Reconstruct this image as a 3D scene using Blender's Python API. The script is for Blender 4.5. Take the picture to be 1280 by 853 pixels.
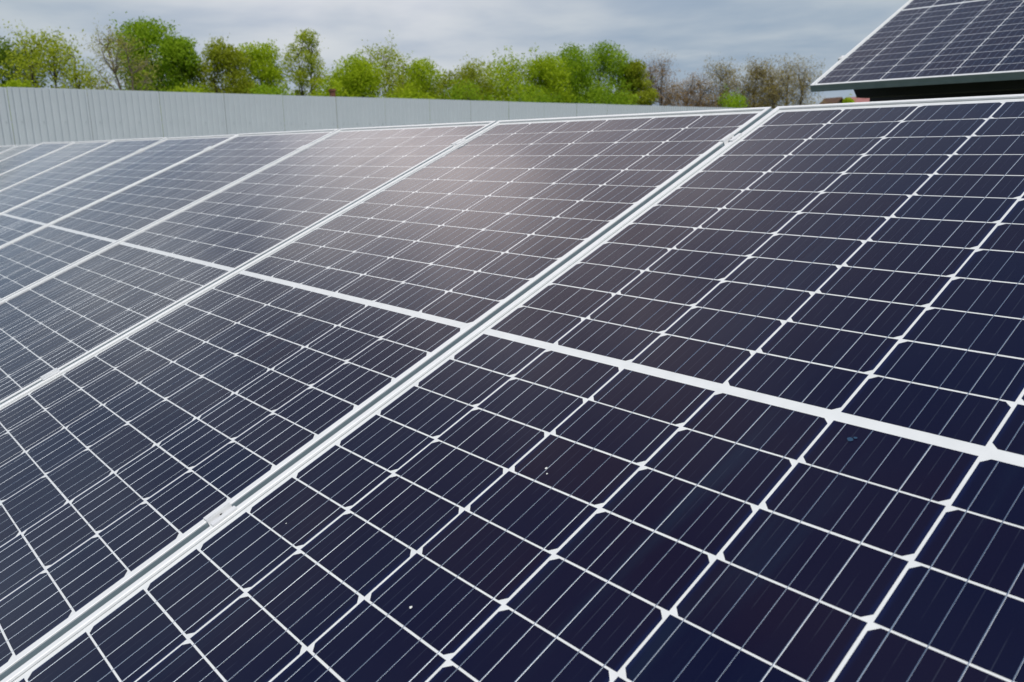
import bpy, math, random
import numpy as np
from mathutils import Matrix, Vector

for o in list(bpy.data.objects):
    bpy.data.objects.remove(o)
S = bpy.context.scene
C = bpy.context.scene.collection
EYE = 1.75

# ------------------------------------------------------------------ camera
cam = bpy.data.objects.new('camera', bpy.data.cameras.new('camera'))
C.objects.link(cam)
cam.matrix_world = Matrix(((0.662612, -0.163498, 0.730899, 0),
                           (0.748782, 0.166049, -0.64168, 0),
                           (-0.016452, 0.972469, 0.23245, EYE), (0, 0, 0, 1)))
cam.data.sensor_width = 36
cam.data.lens = 28.81
cam.data.clip_start = 0.05
cam.data.clip_end = 3000
cam.data.dof.use_dof = True
cam.data.dof.focus_distance = 1.3
cam.data.dof.aperture_fstop = 9.5
S.camera = cam

# ------------------------------------------------------------------ sun + sky
SUN_AZ, SUN_EL = math.radians(120), math.radians(60)      # azimuth from +Y towards +X
sdir = Vector((math.sin(SUN_AZ) * math.cos(SUN_EL), math.cos(SUN_AZ) * math.cos(SUN_EL), math.sin(SUN_EL)))
sun = bpy.data.objects.new('sun', bpy.data.lights.new('sun', 'SUN'))
C.objects.link(sun)
sun.data.energy = 2.9
sun.data.angle = math.radians(1.5)
sun.data.color = (1.0, 0.965, 0.92)
sun.rotation_euler = sdir.to_track_quat('Z', 'Y').to_euler()
sun.location = (0, 0, 30)

world = bpy.data.worlds.new('World')
S.world = world
world.use_nodes = True
nt = world.node_tree
nt.nodes.clear()


def N(nt, typ, **kw):
    n = nt.nodes.new(typ)
    for k, v in kw.items():
        if k.startswith('i_'):
            n.inputs[k[2:].replace('_', ' ')].default_value = v
        else:
            setattr(n, k, v)
    return n


def math_node(nt, op, a, b=None, c=None, clamp=False):
    n = nt.nodes.new('ShaderNodeMath')
    n.operation = op
    n.use_clamp = clamp
    for i, v in enumerate((a, b, c)):
        if v is None:
            continue
        if isinstance(v, (int, float)):
            n.inputs[i].default_value = v
        else:
            nt.links.new(v, n.inputs[i])
    return n.outputs[0]


def mixc(nt, fac, a, b, blend='MIX'):
    n = nt.nodes.new('ShaderNodeMix')
    n.data_type = 'RGBA'
    n.blend_type = blend
    for idx, v in ((0, fac), (6, a), (7, b)):
        if isinstance(v, (int, float)):
            n.inputs[idx].default_value = v
        elif isinstance(v, (tuple, list)):
            n.inputs[idx].default_value = (*v[:3], 1)
        else:
            nt.links.new(v, n.inputs[idx])
    return n.outputs[2]


def smooth(nt, v, a, b):
    n = nt.nodes.new('ShaderNodeMapRange')
    n.interpolation_type = 'SMOOTHSTEP'
    nt.links.new(v, n.inputs[0])
    n.inputs[1].default_value = a
    n.inputs[2].default_value = b
    return n.outputs[0]


def build_world():
    sky = N(nt, 'ShaderNodeTexSky', sky_type='NISHITA', sun_disc=False)
    sky.sun_elevation = SUN_EL
    sky.sun_rotation = SUN_AZ
    sky.air_density = 1.2
    sky.dust_density = 2.0
    tc = N(nt, 'ShaderNodeTexCoord')
    sep = N(nt, 'ShaderNodeSeparateXYZ')
    nt.links.new(tc.outputs['Generated'], sep.inputs[0])
    z = sep.outputs[2]
    # a flat cloud layer seen from below: direction divided by its height
    h = math_node(nt, 'ADD', math_node(nt, 'MAXIMUM', z, 0.0), 0.09)
    comb = N(nt, 'ShaderNodeCombineXYZ')
    nt.links.new(math_node(nt, 'DIVIDE', sep.outputs[0], h), comb.inputs[0])
    nt.links.new(math_node(nt, 'DIVIDE', sep.outputs[1], h), comb.inputs[1])
    n1 = N(nt, 'ShaderNodeTexNoise', i_Scale=0.95, i_Detail=6.0, i_Roughness=0.50, i_Distortion=0.15)
    nt.links.new(comb.outputs[0], n1.inputs['Vector'])
    n2 = N(nt, 'ShaderNodeTexNoise', i_Scale=0.23, i_Detail=3.0, i_Roughness=0.5)
    nt.links.new(comb.outputs[0], n2.inputs['Vector'])
    dens = math_node(nt, 'MULTIPLY_ADD', n1.outputs['Fac'], 0.6, math_node(nt, 'MULTIPLY', n2.outputs['Fac'], 0.4))
    d = smooth(nt, dens, 0.41, 0.63)
    cloud = mixc(nt, d, (2.80, 3.65, 4.75), (4.85, 5.40, 5.90))
    # the overcast is thinner and lighter towards the horizon, heavier overhead
    up = smooth(nt, z, 0.30, 0.80)
    cloud = mixc(nt, up, cloud, mixc(nt, 1.0, cloud, (0.34, 0.36, 0.45), 'MULTIPLY'))
    n3 = N(nt, 'ShaderNodeTexNoise', i_Scale=3.4, i_Detail=4.0, i_Roughness=0.5)
    nt.links.new(tc.outputs['Generated'], n3.inputs['Vector'])
    patch = smooth(nt, n3.outputs['Fac'], 0.36, 0.62)
    hi = math_node(nt, 'MULTIPLY', smooth(nt, z, 0.12, 0.35), 0.9)
    cloud = mixc(nt, hi, cloud, mixc(nt, 1.0, cloud, mixc(nt, patch, (0.55, 0.58, 0.66), (1.25, 1.2, 1.17)), 'MULTIPLY'))
    mixed = mixc(nt, 0.94, sky.outputs[0], cloud)
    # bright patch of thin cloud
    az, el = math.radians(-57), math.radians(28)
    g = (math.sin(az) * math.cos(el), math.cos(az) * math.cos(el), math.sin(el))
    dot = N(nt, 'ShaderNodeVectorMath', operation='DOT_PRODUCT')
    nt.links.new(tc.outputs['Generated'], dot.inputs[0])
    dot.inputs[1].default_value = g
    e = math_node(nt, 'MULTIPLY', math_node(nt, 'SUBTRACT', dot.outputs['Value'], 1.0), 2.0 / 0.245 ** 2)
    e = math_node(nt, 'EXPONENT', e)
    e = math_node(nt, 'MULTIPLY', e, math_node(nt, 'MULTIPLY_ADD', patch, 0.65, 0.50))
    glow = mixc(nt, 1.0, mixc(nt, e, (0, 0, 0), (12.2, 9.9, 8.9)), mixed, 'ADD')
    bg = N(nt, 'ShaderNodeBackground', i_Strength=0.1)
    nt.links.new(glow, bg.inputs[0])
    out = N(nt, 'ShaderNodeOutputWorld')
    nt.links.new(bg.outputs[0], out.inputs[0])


build_world()
S.view_settings.view_transform = 'Standard'
S.view_settings.look = 'None'
S.view_settings.gamma = 1
S.view_settings.use_curve_mapping = False
S.view_settings.exposure = 0.08


# ------------------------------------------------------------------ helpers
def mat(name, color=(0.5, 0.5, 0.5), rough=0.5, metal=0.0, coat=0.0, noise=None, noise_scale=8.0, bump=0.0, bump_scale=40):
    m = bpy.data.materials.new(name)
    m.use_nodes = True
    t = m.node_tree
    b = t.nodes['Principled BSDF']
    b.inputs['Base Color'].default_value = (*color, 1)
    b.inputs['Roughness'].default_value = rough
    b.inputs['Metallic'].default_value = metal
    b.inputs['Coat Weight'].default_value = coat
    if noise is not None:
        tc = N(t, 'ShaderNodeTexCoord')
        n = N(t, 'ShaderNodeTexNoise', i_Scale=noise_scale, i_Detail=5.0)
        t.links.new(tc.outputs['Object'], n.inputs['Vector'])
        t.links.new(mixc(t, smooth(t, n.outputs['Fac'], 0.3, 0.7), color, noise), b.inputs['Base Color'])
    if bump:
        tc = N(t, 'ShaderNodeTexCoord')
        n = N(t, 'ShaderNodeTexNoise', i_Scale=bump_scale, i_Detail=4.0)
        t.links.new(tc.outputs['Object'], n.inputs['Vector'])
        bp = N(t, 'ShaderNodeBump', i_Strength=bump, i_Distance=0.01)
        t.links.new(n.outputs['Fac'], bp.inputs['Height'])
        t.links.new(bp.outputs[0], b.inputs['Normal'])
    return m


class MB:
    def __init__(self):
        self.v, self.f = [], []

    def add(self, vs, fs):
        k = len(self.v)
        self.v.extend(tuple(p) for p in vs)
        self.f.extend(tuple(i + k for i in f) for f in fs)

    def box(self, x0, x1, y0, y1, z0, z1):
        self.add([(x, y, z) for x in (x0, x1) for y in (y0, y1) for z in (z0, z1)],
                 [(0, 1, 3, 2), (4, 6, 7, 5), (0, 4, 5, 1), (2, 3, 7, 6), (0, 2, 6, 4), (1, 5, 7, 3)])

    def quad(self, a, b, c, d):
        self.add([a, b, c, d], [(0, 1, 2, 3)])

    def beam(self, a, b, w, h):
        """rectangular bar from a to b, h measured upwards"""
        a, b = Vector(a), Vector(b)
        d = (b - a).normalized()
        s = d.cross(Vector((0, 0, 1)))
        s = Vector((1, 0, 0)) if s.length < 1e-3 else s.normalized()
        u = s.cross(d).normalized()
        vs = [p + s * i * w / 2 + u * j * h / 2 for p in (a, b) for i, j in ((-1, -1), (1, -1), (1, 1), (-1, 1))]
        self.add(vs, [(0, 3, 2, 1), (4, 5, 6, 7), (0, 1, 5, 4), (1, 2, 6, 5), (2, 3, 7, 6), (3, 0, 4, 7)])

    def tube(self, pts, rad, n=6):
        """tapered tube through pts with one radius per point"""
        pts = [Vector(p) for p in pts]
        k = len(self.v)
        for i, p in enumerate(pts):
            d = (pts[min(i + 1, len(pts) - 1)] - pts[max(i - 1, 0)]).normalized()
            s = d.cross(Vector((0.3, 0.9, 0.1))).normalized()
            u = d.cross(s)
            for j in range(n):
                a = 2 * math.pi * j / n
                self.v.append(tuple(p + (s * math.cos(a) + u * math.sin(a)) * rad[i]))
        for i in range(len(pts) - 1):
            for j in range(n):
                a, b = k + i * n + j, k + i * n + (j + 1) % n
                self.f.append((a, b, b + n, a + n))
        self.f.append(tuple(k + (len(pts) - 1) * n + j for j in range(n)))

    def cyl(self, c, r, h, n=16, axis='Z'):
        k = len(self.v)
        for zz in (0, h):
            for j in range(n):
                a = 2 * math.pi * j / n
                p = (r * math.cos(a), r * math.sin(a), zz)
                if axis == 'X':
                    p = (zz, p[0], p[1])
                self.v.append((c[0] + p[0], c[1] + p[1], c[2] + p[2]))
        for j in range(n):
            b = (j + 1) % n
            self.f.append((k + j, k + b, k + n + b, k + n + j))
        self.f.append(tuple(k + n + j for j in range(n)))
        self.f.append(tuple(k + j for j in reversed(range(n))))

    def mesh(self, name, m):
        me = bpy.data.meshes.new(name)
        me.from_pydata(self.v, [], self.f)
        me.materials.append(m)
        me.update()
        return me

    def build(self, name, m, parent=None, bevel=0):
        o = bpy.data.objects.new(name, self.mesh(name, m))
        C.objects.link(o)
        o.parent = parent
        if bevel:
            b = o.modifiers.new('bevel', 'BEVEL')
            b.width = bevel
            b.segments = 2
            b.limit_method = 'ANGLE'
        return o


def tag(o, label=None, cat=None, group=None, kind=None):
    if label:
        o['label'] = label
    if cat:
        o['category'] = cat
    if group:
        o['group'] = group
    if kind:
        o['kind'] = kind
    return o


def thing(name, label, cat, group=None, mw=None):
    o = bpy.data.objects.new(name, None)
    o.empty_display_size = 0.1
    C.objects.link(o)
    if mw is not None:
        o.matrix_world = mw
    return tag(o, label, cat, group)


def part(name, me, parent):
    o = bpy.data.objects.new(name, me)
    C.objects.link(o)
    o.parent = parent
    return o


# ------------------------------------------------------------------ materials
def cell_material():
    m = bpy.data.materials.new('silicon_cell')
    m.use_nodes = True
    t = m.node_tree
    b = t.nodes['Principled BSDF']
    uv = N(t, 'ShaderNodeUVMap', uv_map='cell')
    su = N(t, 'ShaderNodeSeparateXYZ')
    t.links.new(uv.outputs[0], su.inputs[0])
    rnd = N(t, 'ShaderNodeAttribute', attribute_name='cell_rnd', attribute_type='GEOMETRY')
    oi = N(t, 'ShaderNodeObjectInfo')
    tc = N(t, 'ShaderNodeTexCoord')
    big = N(t, 'ShaderNodeTexNoise', i_Scale=2.2, i_Detail=3.0)
    t.links.new(tc.outputs['Object'], big.inputs['Vector'])
    # slow blue <-> brown-violet drift, each cell a little different
    r = math_node(t, 'MULTIPLY_ADD', rnd.outputs['Fac'], 0.30, math_node(t, 'MULTIPLY', big.outputs['Fac'], 0.80))
    r = math_node(t, 'ADD', r, math_node(t, 'MULTIPLY', oi.outputs['Random'], 0.12))
    col = mixc(t, smooth(t, r, 0.3, 1.05), (0.0010, 0.0028, 0.024), (0.0090, 0.0030, 0.0150))
    # anti-reflection film turns bluer at the rim of each cell
    du = math_node(t, 'ABSOLUTE', math_node(t, 'SUBTRACT', su.outputs[0], 0.5))
    rim = smooth(t, du, 0.458, 0.497)
    n3 = N(t, 'ShaderNodeTexNoise', i_Scale=14.0, i_Detail=3.0)
    t.links.new(tc.outputs['Object'], n3.inputs['Vector'])
    rimf = math_node(t, 'MULTIPLY', rim, math_node(t, 'MULTIPLY_ADD', n3.outputs['Fac'], 1.4, 0.1), clamp=True)
    col = mixc(t, rimf, col, (0.004, 0.010, 0.055))
    # contact fingers: fine darker/lighter lines across the cell
    w = N(t, 'ShaderNodeTexWave', wave_type='BANDS', bands_direction='Y', i_Scale=18.0, i_Distortion=0.0)
    mp = N(t, 'ShaderNodeMapping')
    mp.inputs['Scale'].default_value = (0.0, 1.0, 1.0)
    t.links.new(uv.outputs[0], mp.inputs[0])
    t.links.new(mp.outputs[0], w.inputs['Vector'])
    # smudged rain streaks running down the glass
    mp2 = N(t, 'ShaderNodeMapping')
    mp2.inputs['Scale'].default_value = (16.0, 1.6, 1.0)
    t.links.new(tc.outputs['Object'], mp2.inputs[0])
    st = N(t, 'ShaderNodeTexNoise', i_Scale=1.0, i_Detail=4.0)
    t.links.new(mp2.outputs[0], st.inputs['Vector'])
    sm = math_node(t, 'MULTIPLY', smooth(t, st.outputs['Fac'], 0.55, 0.8), 0.35)
    col = mixc(t, sm, col, (0.012, 0.030, 0.062))
    col = mixc(t, 0.06, col, mixc(t, w.outputs['Fac'], (0, 0, 0), (0.02, 0.02, 0.03)))
    # fine grain of dust
    g = N(t, 'ShaderNodeTexNoise', i_Scale=900.0, i_Detail=2.0)
    t.links.new(tc.outputs['Object'], g.inputs['Vector'])
    col = mixc(t, math_node(t, 'MULTIPLY', smooth(t, g.outputs['Fac'], 0.5, 0.85), 0.04), col, (0.10, 0.10, 0.11))
    t.links.new(col, b.inputs['Base Color'])
    b.inputs['Roughness'].default_value = 0.42
    b.inputs['Specular IOR Level'].default_value = 0.05
    b.inputs['Coat Weight'].default_value = 1.0
    b.inputs['Coat IOR'].default_value = 1.42
    # faint printed line midway between the ribbons
    fr = math_node(t, 'FRACT', math_node(t, 'MULTIPLY', su.outputs[0], 5.0))
    fr = math_node(t, 'MINIMUM', fr, math_node(t, 'SUBTRACT', 1.0, fr))
    ln = math_node(t, 'MULTIPLY', math_node(t, 'SUBTRACT', 1.0, smooth(t, fr, 0.008, 0.02)), smooth(t, n3.outputs['Fac'], 0.40, 0.62))
    edge_ok = math_node(t, 'LESS_THAN', du, 0.45)
    col = mixc(t, math_node(t, 'MULTIPLY', math_node(t, 'MULTIPLY', ln, edge_ok), 0.22), col, (0.09, 0.11, 0.15))
    t.links.new(col, b.inputs['Base Color'])
    # thin uneven film of dust and dried rain on the glass
    fd = N(t, 'ShaderNodeTexNoise', i_Scale=9.0, i_Detail=6.0, i_Roughness=0.65)
    t.links.new(mp2.outputs[0], fd.inputs['Vector'])
    t.links.new(math_node(t, 'MULTIPLY_ADD', fd.outputs['Fac'], 0.10, 0.035), b.inputs['Coat Roughness'])
    return m


M_CELL = cell_material()
M_BACK = mat('white_backsheet', (0.78, 0.80, 0.80), 0.5, coat=0.6, noise=(0.73, 0.75, 0.75), noise_scale=30)
M_BACK.node_tree.nodes['Principled BSDF'].inputs['Coat Roughness'].default_value = 0.15
M_ALU = mat('anodised_aluminium', (0.85, 0.86, 0.86), 0.45, 0.15, noise=(0.80, 0.81, 0.82), noise_scale=20)
M_FRAME = mat('frame_aluminium', (0.86, 0.87, 0.87), 0.5, 0.12, noise=(0.82, 0.83, 0.83), noise_scale=25)
M_SIDE_SHADED = mat('frame_aluminium_shaded', (0.42, 0.51, 0.56), 0.36, 0.50, noise=(0.37, 0.46, 0.51), noise_scale=25)  # same aluminium as the lip, with the walls' shade put into a darker colour
M_LIP_SHADOW = mat('grey_lip_shadow', (0.22, 0.24, 0.25), 0.6)  # dark strip that draws the thin shadow line at the lip's inner foot
M_BUS = mat('tinned_ribbon', (0.42, 0.55, 0.70), 0.24, 0.93)
M_SHOULDER = mat('ribbon_solder', (0.62, 0.66, 0.70), 0.50, 0.45)
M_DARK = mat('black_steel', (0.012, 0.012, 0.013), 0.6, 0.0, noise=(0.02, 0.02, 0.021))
M_GALV = mat('galvanised_steel', (0.42, 0.44, 0.45), 0.45, 0.7, noise=(0.32, 0.34, 0.36), noise_scale=30)
M_BOLT = mat('stainless_bolt', (0.72, 0.72, 0.71), 0.4, 0.4)

# ------------------------------------------------------------------ panel pieces
W, H = 0.9954, 2.008
LIP = 0.0047
CP, RP = 0.1597, 0.081
CW, CH = CP - 0.0036, RP - 0.0027
HALF = 0.0071


def frame_mesh():
    prof = [(0, LIP - 0.0004), (0.0004, LIP), (0.0100, LIP), (0.0106, LIP - 0.0006), (0.0106, -0.0020), (0.0018, -0.0020),
            (0.0018, -0.0288), (0.028, -0.0288), (0.028, -0.0303), (0, -0.0303), (0, -0.0180), (0.0009, -0.0174),
            (0.0009, -0.0146), (0, -0.0140), (0, LIP - 0.0024)]
    mb = MB()
    n = len(prof)
    for d, h in prof:
        x, y = W / 2 - d, H / 2 - d
        mb.v += [(-x, -y, h), (x, -y, h), (x, y, h), (-x, y, h)]
    for i in range(n):
        j = (i + 1) % n
        for k in range(4):
            l = (k + 1) % 4
            mb.f.append((i * 4 + k, i * 4 + l, j * 4 + l, j * 4 + k))
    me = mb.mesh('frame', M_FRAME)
    me.materials.append(M_SIDE_SHADED)
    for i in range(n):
        if 4 <= i < n - 1:  # walls below the bright lip edge take the shaded copy
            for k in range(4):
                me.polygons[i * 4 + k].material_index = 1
    return me


def ring(d0, d1, h):
    mb = MB()
    for d in (d0, d1):
        x, y = W / 2 - d, H / 2 - d
        mb.v += [(-x, -y, h), (x, -y, h), (x, y, h), (-x, y, h)]
    for k in range(4):
        l = (k + 1) % 4
        mb.f.append((k, l, 4 + l, 4 + k))
    return mb


def backsheet_mesh():
    mb = MB()
    mb.box(-W / 2 + 0.009, W / 2 - 0.009, -H / 2 + 0.009, H / 2 - 0.009, -0.0016, -0.00012)
    return mb.mesh('backsheet', M_BACK)


def cells_mesh(seed):
    rr = random.Random(seed)
    vs, fs, uvs, rnd = [], [], [], []
    ch = 0.0080
    for c in range(6):
        cx = (c - 2.5) * CP
        colr = rr.uniform(-0.12, 0.12)
        for j in range(-12, 12):
            up = j >= 0
            cy = (j + 0.5) * RP + (HALF if up else -HALF)
            top = (c % 2 == 0) == up          # chamfered corners on the far side of the strip
            a, b = CW / 2, CH / 2
            if top:
                pts = [(-a, -b), (a, -b), (a, b - ch), (a - ch, b), (-a + ch, b), (-a, b - ch)]
            else:
                pts = [(-a + ch, -b), (a - ch, -b), (a, -b + ch), (a, b), (-a, b), (-a, -b + ch)]
            k = len(vs)
            jx, jy = rr.gauss(0, 0.00018), rr.gauss(0, 0.00015)
            vs += [(cx + p[0] + jx, cy + p[1] + jy, 0.0) for p in pts]
            fs.append(tuple(range(k, k + 6)))
            uvs += [((p[0] + a) / CW, (p[1] + b) / CH) for p in pts]
            rnd.append(min(1, max(0, rr.gauss(0.5, 0.2) + colr)))
    me = bpy.data.meshes.new('solar_cells')
    me.from_pydata(vs, [], fs)
    me.materials.append(M_CELL)
    u = me.uv_layers.new(name='cell')
    u.data.foreach_set('uv', np.array(uvs, dtype=np.float32).ravel())
    at = me.attributes.new('cell_rnd', 'FLOAT', 'FACE')
    at.data.foreach_set('value', np.array(rnd, dtype=np.float32))
    me.update()
    return me


def busbar_mesh(seed):
    """flat ribbons, five to a column, each soldered at its own slight tilt, with a rounded shoulder and small bends at the cell edges"""
    rr = random.Random(seed)
    mb = MB()
    mi = []
    w = 0.00042
    for c in range(6):
        colt = rr.gauss(0, 4)
        for half in (-1, 1):
            for b in range(-2, 3):
                x = (c - 2.5) * CP + b * 0.0315
                base = rr.gauss(0, 6) + colt
                j0 = HALF + 0.0015
                hs = 0.00016 * rr.uniform(0.3, 1.7)
                sx = hs / math.tan(math.radians(min(75, max(15, rr.gauss(42, 14)))))
                for k in range(12):
                    y0 = j0 + k * RP
                    y1 = j0 + k * RP + (RP - 0.0004 if k < 11 else RP - 0.003)
                    ye = y1 - rr.uniform(0.0025, 0.005)
                    tl = math.radians(base + rr.gauss(0, 0.8))
                    z = 0.00028
                    drop = rr.uniform(0.00003, 0.00018)
                    dx, dz = w * math.cos(tl), w * math.sin(tl)
                    for ya, yb, za, zb in ((y0, ye, z, z), (ye, y1, z, z - drop)):
                        ya, yb = half * ya, half * yb
                        if ya > yb:
                            ya, yb, za, zb = yb, ya, zb, za
                        mb.quad((x - dx, ya, za - dz), (x + dx, ya, za + dz), (x + dx, yb, zb + dz), (x - dx, yb, zb - dz))
                        q = dx + sx
                        mb.quad((x + dx, ya, za + dz), (x + q, ya, za + dz - hs), (x + q, yb, zb + dz - hs), (x + dx, yb, zb + dz))
                        mi += [0, 1]
    me = mb.mesh('busbars', M_BUS)
    me.materials.append(M_SHOULDER)
    me.polygons.foreach_set('material_index', mi)
    return me


ME_FRAME, ME_BACK = frame_mesh(), backsheet_mesh()
ME_LIP_SHADOW = ring(0.0104, 0.0115, 0.0004).mesh('lip_shadow', M_LIP_SHADOW)
ME_CELLS = [cells_mesh(s) for s in (3, 7, 11)]


mb = MB()
mb.box(-0.035, 0.035, -0.02, 0.02, -0.018, -0.0018)
ME_JUNC = mb.mesh('junction_box', M_DARK)


def panel(mw, label, group, idx):
    t = thing('solar_panel', label, 'solar panel', group, mw)
    part('frame', ME_FRAME, t)
    part('backsheet', ME_BACK, t)
    part('solar_cells', ME_CELLS[idx % 3], t)
    part('busbars', busbar_mesh(100 + idx), t)
    part('lip_shadow', ME_LIP_SHADOW, t)
    for x in (-0.3, 0, 0.3):
        part('junction_box', ME_JUNC, t).location = (x, 0, 0)
    return t


def frame_matrix(R, t):
    m = Matrix([list(R[0]) + [t[0]], list(R[1]) + [t[1]], list(R[2]) + [t[2] + EYE], [0, 0, 0, 1]])
    return m


R1 = ((1, 0, 0), (0, 0.92209, -0.38697), (0, 0.38697, 0.92209))
T1 = frame_matrix(R1, (-0.59471, 0.88375, -0.31388))
R2 = ((0.99997, -0.00644, 0.00532), (0.0081, 0.90236, -0.43092), (-0.00203, 0.43095, 0.90238))
T2 = frame_matrix(R2, (-1.71742, 4.85477, 0.69251))
PITCH = 1.012

# ------------------------------------------------------------------ ground
gm = bpy.data.materials.new('grass_ground')
gm.use_nodes = True
gt = gm.node_tree
gb = gt.nodes['Principled BSDF']
gtc = N(gt, 'ShaderNodeTexCoord')
ga = N(gt, 'ShaderNodeTexNoise', i_Scale=0.5, i_Detail=8.0)
gc = N(gt, 'ShaderNodeTexNoise', i_Scale=30.0, i_Detail=6.0)
gt.links.new(gtc.outputs['Object'], ga.inputs['Vector'])
gt.links.new(gtc.outputs['Object'], gc.inputs['Vector'])
g1 = mixc(gt, smooth(gt, ga.outputs['Fac'], 0.35, 0.65), (0.05, 0.085, 0.02), (0.13, 0.12, 0.075))
gt.links.new(mixc(gt, smooth(gt, gc.outputs['Fac'], 0.3, 0.7), g1, (0.04, 0.06, 0.02)), gb.inputs['Base Color'])
gb.inputs['Roughness'].default_value = 0.9
gbp = N(gt, 'ShaderNodeBump', i_Strength=0.6, i_Distance=0.03)
gt.links.new(gc.outputs['Fac'], gbp.inputs['Height'])
gt.links.new(gbp.outputs[0], gb.inputs['Normal'])
mb = MB()
mb.quad((-1200, -1200, 0), (1200, -1200, 0), (1200, 1200, 0), (-1200, 1200, 0))
tag(mb.build('ground', gm), kind='structure')

# ------------------------------------------------------------------ fence of profiled sheets
FX = -14.0
PER = 1.0656
FY0 = 2.719
FTOP = EYE + 0.93
M_FENCE = mat('grey_painted_sheet', (0.58, 0.635, 0.675), 0.45, 0.0, noise=(0.53, 0.585, 0.625), noise_scale=1.3)
M_SCREW = mat('screw_head', (0.50, 0.55, 0.58), 0.5, 0.0)
fence = thing('sheet_metal_fence', 'long light grey corrugated sheet metal fence behind the row of panels', 'fence',
              mw=Matrix.Translation((FX, FY0, 0)))
rf = random.Random(5)


def sheet_mesh():
    mb = MB()
    n = 11
    p = (PER - 0.006) / n
    prof = []
    for i in range(n):
        y = 0.003 + i * p
        prof += [(y, 0.0), (y + 0.056, 0.0), (y + 0.062, -0.020), (y + 0.084, -0.020)]
    prof += [(0.003 + n * p, 0.0)]
    ztop = FTOP
    for y, x in prof:
        mb.v += [(x, y, 0.04), (x, y, ztop), (x - 0.0012, y, 0.04), (x - 0.0012, y, ztop)]
    for i in range(len(prof) - 1):
        a, b = i * 4, i * 4 + 4
        mb.f += [(a, b, b + 1, a + 1), (a + 2, a + 3, b + 3, b + 2), (a + 1, b + 1, b + 3, a + 3)]
    mb.f += [(0, 1, 3, 2)]
    e = (len(prof) - 1) * 4
    mb.f += [(e, e + 2, e + 3, e + 1)]
    return mb.mesh('fence_sheet', M_FENCE)


mb = MB()
mb.cyl((0.0, 0, 0), 0.010, 0.006, 8, 'X')
ME_SHEET, ME_SCREW = sheet_mesh(), mb.mesh('screw', M_SCREW)
for n in range(-4, 30):
    s = part('fence_sheet', ME_SHEET, fence)
    s.location = (0, n * PER, rf.uniform(-0.003, 0.003))
    s.rotation_euler = (0, rf.uniform(-0.001, 0.001), 0)
    if n < 16:
        for i in (1, 4, 7, 10):
            part('screw', ME_SCREW, s).location = (0, 0.005 + i * (PER - 0.010) / 11 + 0.029, EYE + 0.45)
mb = MB()
mb.box(-0.065, -0.027, -4 * PER, 30 * PER, EYE + 0.43, EYE + 0.47)
mb.build('rail', M_GALV, fence)
mb = MB()
mb.box(-0.065, -0.027, -4 * PER, 30 * PER, 0.48, 0.52)
mb.build('rail', M_GALV, fence)
mb = MB()
mb.box(-0.127, -0.067, -0.03, 0.03, 0.0, FTOP - 0.1)
ME_FP = mb.mesh('post', M_GALV)
for n in range(-3, 30, 2):
    part('post', ME_FP, fence).location = (0, n * PER, 0)

# ------------------------------------------------------------------ buildings far behind
M_RED = mat('red_roof', (0.34, 0.12, 0.11), 0.7, noise=(0.40, 0.17, 0.16), noise_scale=1.5, bump=0.3, bump_scale=3)
M_WALLW = mat('white_render', (0.62, 0.60, 0.56), 0.8, noise=(0.55, 0.53, 0.49), noise_scale=1.2)
M_BRICK = mat('brick', (0.20, 0.085, 0.05), 0.85, noise=(0.15, 0.065, 0.04), noise_scale=6)
M_BROWN = mat('brown_roof', (0.14, 0.08, 0.05), 0.8, noise=(0.10, 0.06, 0.04), noise_scale=3)
M_WIN = mat('window_glass', (0.03, 0.04, 0.05), 0.08)


def house(name, label, x, y, rz, L, D, ridge, eave, roofm, group=None):
    t = thing(name, label, 'house', group, Matrix.Translation((x, y, 0)) @ Matrix.Rotation(rz, 4, 'Z'))
    mb = MB()
    a, b = L / 2, D / 2
    mb.add([(-a, -b, 0), (a, -b, 0), (a, b, 0), (-a, b, 0), (-a, -b, eave), (a, -b, eave), (a, b, eave), (-a, b, eave),
            (-a, 0, ridge - 0.06), (a, 0, ridge - 0.06)],
           [(0, 1, 5, 4), (1, 2, 6, 9, 5), (2, 3, 7, 6), (3, 0, 4, 8, 7)])
    mb.build('wall', M_WALLW, t)
    mb = MB()
    o, k = 0.35, (ridge - eave) / b
    for s in (-1, 1):
        y0, z0 = s * (b + o), eave - k * o
        v = [(-a - o, 0, ridge), (a + o, 0, ridge), (a + o, y0, z0), (-a - o, y0, z0)]
        v += [(p[0], p[1], p[2] + 0.1) for p in v]
        mb.add(v, [(0, 1, 2, 3), (4, 5, 6, 7), (0, 1, 5, 4), (1, 2, 6, 5), (2, 3, 7, 6), (3, 0, 4, 7)])
    mb.build('roof', roofm, t)
    for i in range(max(1, int(L // 3))):
        wx = -a + 1.2 + i * 3
        if wx + 0.5 > a:
            break
        mb = MB()
        mb.box(wx - 0.5, wx + 0.5, -b - 0.03, -b + 0.02, eave * 0.4, eave * 0.8)
        mb.build('window', M_WIN, t)
    return t


house('long_house', 'long low house with a faded red roof seen under the raised panel', -24.9, 57.6, math.radians(-12), 9.5, 5.0, 4.58, 3.5, M_RED)
house('small_house', 'small house with a red roof mostly hidden behind the brown trees', -33.0, 57.0, math.radians(-25), 4.5, 5.0, 3.95, 3.0, M_RED)
house('cabin', 'small white cabin with a brown roof left of the long red roof', -28.1, 53.2, math.radians(-20), 0.9, 0.9, 4.35, 3.95, M_BROWN)
ch = thing('brick_chimney', 'narrow red brick chimney rising just above the fence among the green trees', 'chimney',
           mw=Matrix.Translation((-31.3, 17.85, 0)))
mb = MB()
mb.box(-0.09, 0.09, -0.09, 0.09, 0, 4.02)
mb.build('stack', M_BRICK, ch, 0.01)
mb = MB()
mb.box(-0.11, 0.11, -0.11, 0.11, 4.02, 4.12)
mb.build('cap', M_BRICK, ch, 0.01)


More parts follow.
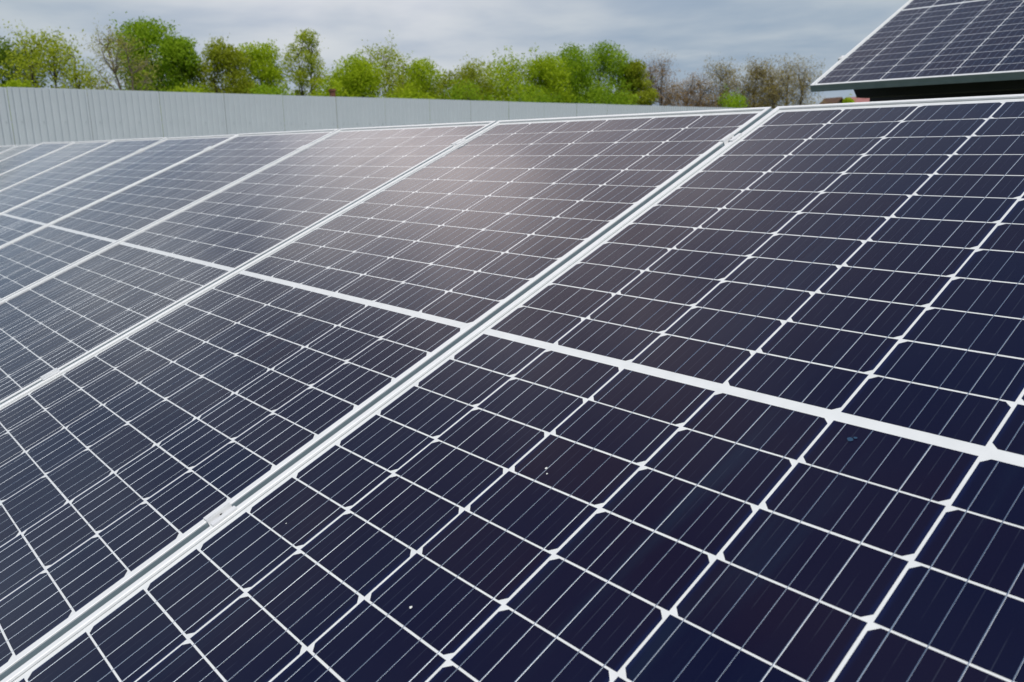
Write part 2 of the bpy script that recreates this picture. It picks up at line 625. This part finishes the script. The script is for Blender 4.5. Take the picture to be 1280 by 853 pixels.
# ------------------------------------------------------------------ trees
def leaf_material(name, a, b, trans=0.5):
    m = bpy.data.materials.new(name)
    m.use_nodes = True
    t = m.node_tree
    t.nodes.clear()
    at = N(t, 'ShaderNodeAttribute', attribute_name='leaf_rnd', attribute_type='GEOMETRY')
    col = mixc(t, at.outputs['Fac'], a, b)
    d = N(t, 'ShaderNodeBsdfDiffuse')
    tr = N(t, 'ShaderNodeBsdfTranslucent')
    t.links.new(col, d.inputs[0])
    t.links.new(mixc(t, 1.0, col, (1.2, 1.2, 0.55), 'MULTIPLY'), tr.inputs[0])
    mx = N(t, 'ShaderNodeMixShader')
    mx.inputs[0].default_value = trans
    t.links.new(d.outputs[0], mx.inputs[1])
    t.links.new(tr.outputs[0], mx.inputs[2])
    o = N(t, 'ShaderNodeOutputMaterial')
    t.links.new(mx.outputs[0], o.inputs[0])
    return m


LEAF = {
    'green': leaf_material('leaf_green', (0.190, 0.310, 0.024), (0.350, 0.500, 0.042)),
    'dark': leaf_material('leaf_dark_green', (0.100, 0.170, 0.022), (0.220, 0.320, 0.036)),
    'yellow': leaf_material('leaf_yellow_green', (0.310, 0.380, 0.034), (0.490, 0.550, 0.066)),
    'lime': leaf_material('leaf_lime', (0.300, 0.410, 0.025), (0.470, 0.580, 0.040)),
    'olive': leaf_material('leaf_olive', (0.245, 0.290, 0.028), (0.410, 0.460, 0.052)),
    'willow': leaf_material('leaf_willow', (0.320, 0.325, 0.080), (0.500, 0.490, 0.140)),
    'brown': leaf_material('leaf_brown_bud', (0.280, 0.175, 0.090), (0.400, 0.285, 0.145), 0.25),
    'drab': leaf_material('leaf_drab_olive', (0.255, 0.200, 0.075), (0.390, 0.330, 0.110), 0.25),
}
M_BARK = mat('bark', (0.085, 0.068, 0.052), 0.9, noise=(0.05, 0.04, 0.03), noise_scale=8)
M_BARKP = mat('pale_bark', (0.24, 0.20, 0.15), 0.9, noise=(0.15, 0.12, 0.09), noise_scale=8)

# kind: leaf, leaves, lobes, lobe size, leaf size, twigs per limb, bark, crown bottom
KINDS = {
    'green':  ('green', 22000, 48, 0.45, 0.115, 2, 'd', 2.0),
    'dark':   ('dark', 17000, 40, 0.45, 0.115, 2, 'd', 2.2),
    'yellow': ('yellow', 11500, 46, 0.34, 0.105, 4, 'd', 2.4),
    'lime':   ('lime', 24000, 50, 0.47, 0.115, 1, 'd', 1.8),
    'olive':  ('olive', 22000, 48, 0.45, 0.115, 2, 'd', 2.0),
    'lacy':   ('yellow', 11500, 46, 0.34, 0.105, 5, 'p', 2.2),
    'willow': ('willow', 3000, 34, 0.38, 0.08, 9, 'p', 3.0),
    'bare':   ('brown', 14000, 50, 0.44, 0.075, 16, 'd', 1.8),
    'sparse': ('drab', 17000, 50, 0.46, 0.08, 12, 'd', 2.0),
    'bush':   ('green', 6500, 20, 0.45, 0.12, 1, 'd', 1.2),
    'bushl':  ('lime', 6500, 20, 0.45, 0.12, 1, 'd', 1.2),
}


def make_tree(seed, kind, x, y, top, width, label, group, lean=0.0, stems=1, name='tree', shape=1.0):
    leaf, nl, lobes, ls, lsize, tw, bark, bottom = KINDS[kind]
    rs = np.random.default_rng(seed)
    rr = random.Random(seed)
    t = thing(name, label, 'bush' if name == 'bush' else 'tree', group, Matrix.Translation((x, y, 0)))
    R = width / 2 * (1.25 if name == 'tree' else 1.1)
    bottom = min(bottom, top - 1.5)
    ht = top - bottom
    # direction of lean lies across the line of sight
    side = Vector((-y, x, 0)).normalized() * -1
    bm = MB()
    # clump centres spread through an egg-shaped crown
    cen = []
    tries = 0
    while len(cen) < lobes and tries < 4000:
        tries += 1
        f = rr.random() ** 0.85
        prof = math.sin(math.pi * min(1, (0.20 + 0.70 * f)) ** shape) ** 0.6
        a = rr.uniform(0, 2 * math.pi)
        q = math.sqrt(rr.random()) * 0.98
        p = Vector((math.cos(a) * q * R * prof, math.sin(a) * q * R * prof, bottom + f * (ht - R * ls * 0.85)))
        p += side * lean * (p.z / top) ** 1.6
        if all((p - c).length > R * 0.26 for c in cen):
            cen.append(p)
    if not cen:
        cen = [Vector((0, 0, (bottom + top) / 2))]
    cen.append(Vector(side * lean) + Vector((rr.uniform(-.15, .15) * R, rr.uniform(-.15, .15) * R, top - R * 0.42)))
    # stems
    nodes = []
    for s in range(stems):
        off = side * ((s - (stems - 1) / 2) * width * 0.22)
        pts, rad = [], []
        m = 7
        for i in range(m):
            f = i / (m - 1)
            zz = f * (top - 0.25 * ht)
            p = off * (0.4 + f) + side * lean * (zz / top) ** 1.6 + Vector((rr.gauss(0, 0.05), rr.gauss(0, 0.05), zz)) * (1 if i else 0)
            if i == 0:
                p = off * 0.4
            pts.append(p)
            rad.append((0.12 if stems == 1 else 0.085) * (1 - f) ** 0.8 + 0.014)
        bm.tube(pts, rad, 7)
        nodes += pts[2:]
    tips = []
    for c in cen:
        # a limb from the nearest lower stem node to the clump
        cand = sorted(nodes, key=lambda n_: (n_ - c).length + (1.5 if n_.z > c.z - 0.2 else 0))
        a = cand[0]
        mid = a.lerp(c, 0.5) + Vector((rr.gauss(0, .06), rr.gauss(0, .06), 0.02))
        bm.tube([a, mid, c], [0.028, 0.017, 0.006], 4)
        for k in range(tw):
            d = Vector((rr.gauss(0, 1), rr.gauss(0, 1), rr.gauss(0.45, 0.8))).normalized() * rr.uniform(0.5, 1.15) * R * ls * 1.5
            st = mid.lerp(c, rr.random())
            e = st + d
            if kind == 'willow':
                e.z -= 0.12
            bm.tube([st, st.lerp(e, .5) + Vector((0, 0, .03)), e], [0.009, 0.006, 0.003], 3)
            tips.append(e)
    bm.build('trunk', M_BARKP if bark == 'p' else M_BARK, t)
    # leaves
    cenA = np.array([tuple(c) for c in cen])
    rad = R * ls * rs.uniform(0.75, 1.3, len(cenA))
    rad[-1] = R * 0.48
    wgt = rad ** 2
    idx = rs.choice(len(cenA), nl, p=wgt / wgt.sum())
    d = rs.normal(size=(nl, 3))
    d /= np.linalg.norm(d, axis=1, keepdims=True)
    r = rad[idx] * rs.uniform(0.2, 1.0, nl) ** 0.6
    pos = cenA[idx] + d * r[:, None] * np.array([1.05, 1.05, 0.85])
    if tips:
        tp = np.array([tuple(p) for p in tips])
        nt_ = int(nl * (0.4 if kind in ('bare', 'sparse', 'willow') else 0.2 if kind in ('yellow', 'lacy') else 0.05))
        k = rs.integers(0, len(tp), nt_)
        pos[:nt_] = tp[k] + rs.normal(0, 0.13, (nt_, 3))
    # stray sprigs break the outline
    ns = nl // 14
    pos[-ns:] += rs.normal(0, 0.07 * R, (ns, 3))
    u = rs.normal(size=(nl, 3))
    u /= np.linalg.norm(u, axis=1, keepdims=True)
    up_ = rs.normal(size=(nl, 3)) * 0.75 + np.array([0.25, -0.15, 0.7])
    v = np.cross(u, up_)
    v /= np.linalg.norm(v, axis=1, keepdims=True)
    sz = lsize * rs.uniform(0.6, 1.25, nl)[:, None] / 2
    V = np.stack([pos - u * sz, pos - v * sz * 0.62, pos + u * sz, pos + v * sz * 0.62], 1).reshape(-1, 3)
    me = bpy.data.meshes.new('crown')
    me.from_pydata(V.tolist(), [], np.arange(nl * 4).reshape(-1, 4).tolist())
    me.materials.append(LEAF[leaf])
    lob = rs.uniform(0, 1, len(cenA))[idx]
    val = np.clip(lob * 0.6 + rs.uniform(0, 0.5, nl), 0, 1).astype(np.float32)
    at = me.attributes.new('leaf_rnd', 'FLOAT', 'FACE')
    at.data.foreach_set('value', val)
    part('crown', me, t)
    return t


G1, G2, G3 = 'green trees beyond the fence', 'brown budding trees beyond the fence', 'bushes beyond the fence'
TREES = [
    ('dark', -43.14, 8.65, 6.75, 2.3, 'dark green tree cut by the left edge of the picture', G1, 0, 1),
    ('yellow', -38.90, 9.33, 6.60, 2.9, 'wide yellow green tree on several thin stems near the left end of the fence', G1, 0, 3),
    ('willow', -36.35, 11.77, 6.70, 2.2, 'pale thinly leaved tree leaning left beside a gap of sky', G1, -0.75, 2),
    ('green', -39.67, 13.41, 7.60, 2.2, 'tall bright green tree right of the leaning pale tree', G1, 0, 1),
    ('green', -41.00, 15.20, 7.05, 1.7, 'narrow green tree touching the right side of the tallest bright green one', G1, 0, 1),
    ('olive', -40.60, 17.20, 7.10, 2.3, 'round topped olive green tree left of a small gap of sky', G1, 0, 2),
    ('lime', -40.80, 19.30, 6.95, 2.1, 'mid green tree with a small pointed top, directly left of the tall two headed tree', G1, 0, 1),
    ('yellow', -39.78, 21.24, 7.65, 1.7, 'tall slim yellow green tree with a double head above its neighbours', G1, 0, 2),
    ('lime', -37.87, 22.90, 6.46, 2.2, 'lime green tree standing over the red brick chimney', G1, 0, 1),
    ('lacy', -38.44, 25.26, 7.05, 2.7, 'open lacy tree with pale branches showing through its leaves', G1, 0, 3),
    ('lime', -38.20, 27.38, 6.50, 2.4, 'lime green tree right of the lacy tree with pale branches', G1, 0, 1),
    ('olive', -36.10, 28.91, 6.17, 2.4, 'low dark olive green tree in the dip of the green tree line', G1, 0, 2),
    ('lime', -36.07, 31.67, 6.71, 3.2, 'broad dense lime green tree with a flat rounded top', G1, 0, 1),
    ('lime', -34.88, 33.50, 6.85, 2.2, 'slim light green tree left of the two high green crowns', G1, 0, 1),
    ('green', -34.97, 35.63, 7.50, 2.5, 'left of the two high green crowns near the end of the green trees', G1, 0, 1),
    ('green', -34.30, 37.72, 7.68, 2.7, 'right of the two high green crowns near the end of the green trees', G1, 0, 2),
    ('olive', -32.94, 38.88, 6.45, 1.6, 'small loose green tree, the last green one before the brown trees', G1, 0, 1),
    ('bare', -33.90, 42.04, 6.96, 2.5, 'nearly bare brown tree with a thin pointed top beside the last green tree', G2, 0, 2),
    ('bare', -33.26, 45.05, 6.10, 2.7, 'lowest brown budding tree, right of the bare pointed one', G2, 0, 2),
    ('sparse', -32.48, 46.84, 6.75, 2.6, 'brown olive budding tree standing behind the low green bush', G2, 0, 1),
    ('sparse', -30.84, 48.23, 6.75, 2.3, 'thin olive brown tree with a dark trunk right of the low green bush', G2, 0, 1),
    ('sparse', -28.69, 48.53, 6.85, 3.2, 'broad brown olive tree beside the corner of the raised panel', G2, 0, 3),
]
for i, (k, x, y, top, w, lab, grp, lean, st) in enumerate(TREES):
    make_tree(20 + i, k, x, y, top, w, lab, grp, lean, st)
BUSHES = [
    ('bush', -27.94, 41.47, 4.56, 2.4, 'low rounded green bush in front of the brown trees'),
    ('bushl', -35.64, 20.00, 5.10, 2.2, 'green bush behind the red brick chimney'),
    ('bush', -33.17, 26.63, 4.95, 3.0, 'green bush at the foot of the dark olive tree'),
    ('bush', -31.81, 30.08, 4.95, 3.4, 'deep green bush at the foot of the flat topped lime green tree'),
    ('bushl', -33.98, 23.75, 4.80, 3.2, 'yellow green bush under the lacy tree with pale branches'),
    ('bush', -35.52, 16.95, 4.70, 2.8, 'green bush at the foot of the small pointed tree, left of the chimney'),
    ('bush', -31.02, 34.20, 5.00, 3.0, 'green bush under the two high green crowns'),
    ('bushl', -36.45, 13.89, 4.60, 2.2, 'yellow green bush at the foot of the tall bright green tree'),
    ('bushl', -23.05, 45.12, 4.00, 1.0, 'little green bush top showing under the corner of the raised panel'),
    ('bushl', -37.45, 7.49, 4.55, 1.6, 'low yellow green bush between the two leftmost trees'),
]
for i, (k, x, y, top, w, lab) in enumerate(BUSHES):
    make_tree(80 + i, k, x, y, top, w, lab, G3, 0, 1, 'bush')

# ------------------------------------------------------------------ front row of panels
ORD = ['nearest solar panel, filling the right side of the picture, right of the wide clamped seam',
       'second solar panel from the right in front row, large clamp on its right edge',
       'third solar panel from the right in the front row',
       'fourth solar panel from the right in the front row',
       'fifth solar panel from the right in the front row',
       'sixth solar panel from the right in the front row',
       'seventh solar panel from the right in the front row',
       'eighth solar panel from the right in the front row, paler than its neighbours',
       'ninth solar panel from the right in the front row',
       'tenth solar panel from the right in the front row',
       'last solar panel of the front row, a sliver at the left edge of the picture']
rp = random.Random(9)
GP = 'solar panels in the front row'
panels = []
for k in range(11):
    m = T1 @ Matrix.Translation((-PITCH * k, 0, 0))
    if k > 3:
        tx, ty = rp.gauss(0, 0.12), rp.gauss(0, 0.12)
        if k == 7:
            tx, ty = 0.5, 0.5
        m = m @ Matrix.Rotation(math.radians(tx), 4, 'X') @ Matrix.Rotation(math.radians(ty), 4, 'Y')
    panels.append(panel(m, ORD[k], GP, k))

# specks of dirt on the nearest panel
M_SPECK = mat('bird_dropping', (0.75, 0.76, 0.74), 0.8)
M_SPECKB = mat('blue_smudge', (0.015, 0.055, 0.115), 0.6)


def speck(x, y, r, m, seed, el=1.0, nm='dirt_speck'):
    rr = random.Random(seed)
    mb = MB()
    n = 10
    pts = [(x + r * el * math.cos(a * 2 * math.pi / n) * rr.uniform(.7, 1.15), y + r * math.sin(a * 2 * math.pi / n) * rr.uniform(.7, 1.15), 0.0009) for a in range(n)]
    mb.add(pts, [tuple(range(n))])
    mb.build(nm, m, panels[0])


# ------------------------------------------------------------------ clamps
def clamp_meshes():
    b = MB()
    g = 0.0166
    L2 = 0.020
    wing = 0.0086
    zt = LIP + 0.0005
    th = 0.0028
    # two wings resting on the frame lips, joined by a sunken channel
    prof = [(-g / 2 - wing, zt), (-g / 2 - wing, zt + th), (-g / 2 + 0.0005, zt + th), (-g / 2 + 0.0022, zt - 0.0095), (g / 2 - 0.0022, zt - 0.0095),
            (g / 2 - 0.0005, zt + th), (g / 2 + wing, zt + th), (g / 2 + wing, zt), (g / 2 - 0.0012, zt), (g / 2 - 0.0012, zt - 0.014),
            (g / 2 - 0.0035, zt - 0.014), (g / 2 - 0.0035, zt - 0.0115), (-g / 2 + 0.0035, zt - 0.0115), (-g / 2 + 0.0035, zt - 0.014),
            (-g / 2 + 0.0012, zt - 0.014), (-g / 2 + 0.0012, zt)]
    n = len(prof)
    for yy in (-L2, L2):
        b.v += [(x, yy, z) for x, z in prof]
    for i in range(n):
        j = (i + 1) % n
        b.f.append((i, j, n + j, n + i))
    # end caps as strips
    for o, rev in ((0, False), (n, True)):
        for q in ((0, 1, 2, 15), (5, 6, 7, 8), (15, 2, 3, 12), (8, 11, 4, 5), (3, 4, 11, 12), (12, 13, 14, 15), (8, 9, 10, 11)):
            q = tuple(o + a for a in q)
            b.f.append(q[::-1] if rev else q)
    body = b.mesh('clamp_body', M_ALU)
    s = MB()
    s.cyl((0, 0, zt - 0.0095), 0.0052, 0.0085, 20)
    s.cyl((0, 0, zt - 0.0010), 0.0044, 0.0006, 20)
    s.cyl((0, 0, -0.055), 0.0035, 0.055, 10)
    bolt = s.mesh('bolt', M_BOLT)
    h = MB()
    h.cyl((0, 0, zt - 0.0004), 0.0021, 0.00025, 6)
    hexm = h.mesh('bolt_socket', M_DARK)
    return body, bolt, hexm


ME_CB, ME_BOLT, ME_HEX = clamp_meshes()
CLAB = {0: 'seam beside the nearest panel', 1: 'second seam from the right', 2: 'third seam from the right', 3: 'fourth seam from the right',
        4: 'fifth seam from the right', 5: 'sixth seam from the right', 6: 'seventh seam from the right', 7: 'eighth seam from the right'}
for k in range(10):
    for v, nm in ((-0.520, 'lower'), (0.818, 'upper')):
        if nm == 'lower' and k > 1:
            continue
        if k not in CLAB:
            continue
        m = T1 @ Matrix.Translation((-PITCH * k - PITCH / 2, v + 0.012 * math.sin(k * 2.3), 0)) @ Matrix.Rotation(math.radians(rp.uniform(-2, 2)), 4, 'Z')
        c = thing('panel_clamp', 'silver %s clamp holding the %s' % (nm, CLAB[k]), 'clamp', 'clamps between the panels', m)
        part('clamp_body', ME_CB, c)
        bo = part('bolt', ME_BOLT, c)
        part('bolt_socket', ME_HEX, bo)

speck(-0.1124, -0.2259, 0.0019, M_SPECK, 1)
speck(-0.1037, -0.2335, 0.0013, M_SPECK, 2)
speck(-0.0939, -0.4710, 0.0020, M_SPECK, 3)
speck(0.1936, -0.0332, 0.0032, M_SPECKB, 4, 1.3, 'blue_smudge')
speck(0.1975, -0.0290, 0.0018, M_SPECKB, 5, 1.2, 'blue_smudge')
speck(-0.3862, -0.4749, 0.0010, M_SPECK, 6)


# ------------------------------------------------------------------ mounting of the front row
def local(T, x, y, z):
    return T @ Vector((x, y, z))


ms = thing('mounting_frame', 'galvanised steel mounting frame carrying the front row, seen as grey between the panels', 'mounting frame',
           mw=Matrix.Identity(4))
XL, XR = -PITCH * 10 - 0.5, 0.5
for v in (-0.520, 0.818):
    mb = MB()
    mb.beam(local(T1, XL, v, -0.0585), local(T1, XR, v, -0.0585), 0.040, 0.050)
    mb.build('purlin', M_GALV, ms)
for i in range(5):
    x = XL + 0.6 + i * (XR - XL - 1.2) / 4
    mb = MB()
    mb.beam(local(T1, x, -0.95, -0.115), local(T1, x, 0.95, -0.115), 0.05, 0.06)
    mb.build('rafter', M_GALV, ms)
    for v in (-0.6, 0.7):
        p = local(T1, x, v, -0.14)
        mb = MB()
        mb.box(p.x - 0.03, p.x + 0.03, p.y - 0.03, p.y + 0.03, 0, p.z)
        mb.build('leg', M_GALV, ms)

# ------------------------------------------------------------------ raised panel behind
panel(T2, 'solar panel raised higher behind the front row, its dark lower edge showing',
      None, 11)
m = T2 @ Matrix.Translation((-W / 2, -0.66, 0))
ec = thing('end_clamp', 'small silver end clamp on the left edge of the raised panel behind', 'clamp', mw=m)
mb = MB()
mb.box(-0.014, 0.009, -0.02, 0.02, LIP + 0.0005, LIP + 0.0030)
mb.box(-0.014, -0.0005, -0.02, 0.02, -0.030, LIP + 0.0005)
mb.build('clamp_body', M_ALU, ec)
mb = MB()
mb.cyl((-0.007, 0, LIP + 0.0030), 0.0045, 0.004, 12)
mb.build('bolt', M_BOLT, ec)

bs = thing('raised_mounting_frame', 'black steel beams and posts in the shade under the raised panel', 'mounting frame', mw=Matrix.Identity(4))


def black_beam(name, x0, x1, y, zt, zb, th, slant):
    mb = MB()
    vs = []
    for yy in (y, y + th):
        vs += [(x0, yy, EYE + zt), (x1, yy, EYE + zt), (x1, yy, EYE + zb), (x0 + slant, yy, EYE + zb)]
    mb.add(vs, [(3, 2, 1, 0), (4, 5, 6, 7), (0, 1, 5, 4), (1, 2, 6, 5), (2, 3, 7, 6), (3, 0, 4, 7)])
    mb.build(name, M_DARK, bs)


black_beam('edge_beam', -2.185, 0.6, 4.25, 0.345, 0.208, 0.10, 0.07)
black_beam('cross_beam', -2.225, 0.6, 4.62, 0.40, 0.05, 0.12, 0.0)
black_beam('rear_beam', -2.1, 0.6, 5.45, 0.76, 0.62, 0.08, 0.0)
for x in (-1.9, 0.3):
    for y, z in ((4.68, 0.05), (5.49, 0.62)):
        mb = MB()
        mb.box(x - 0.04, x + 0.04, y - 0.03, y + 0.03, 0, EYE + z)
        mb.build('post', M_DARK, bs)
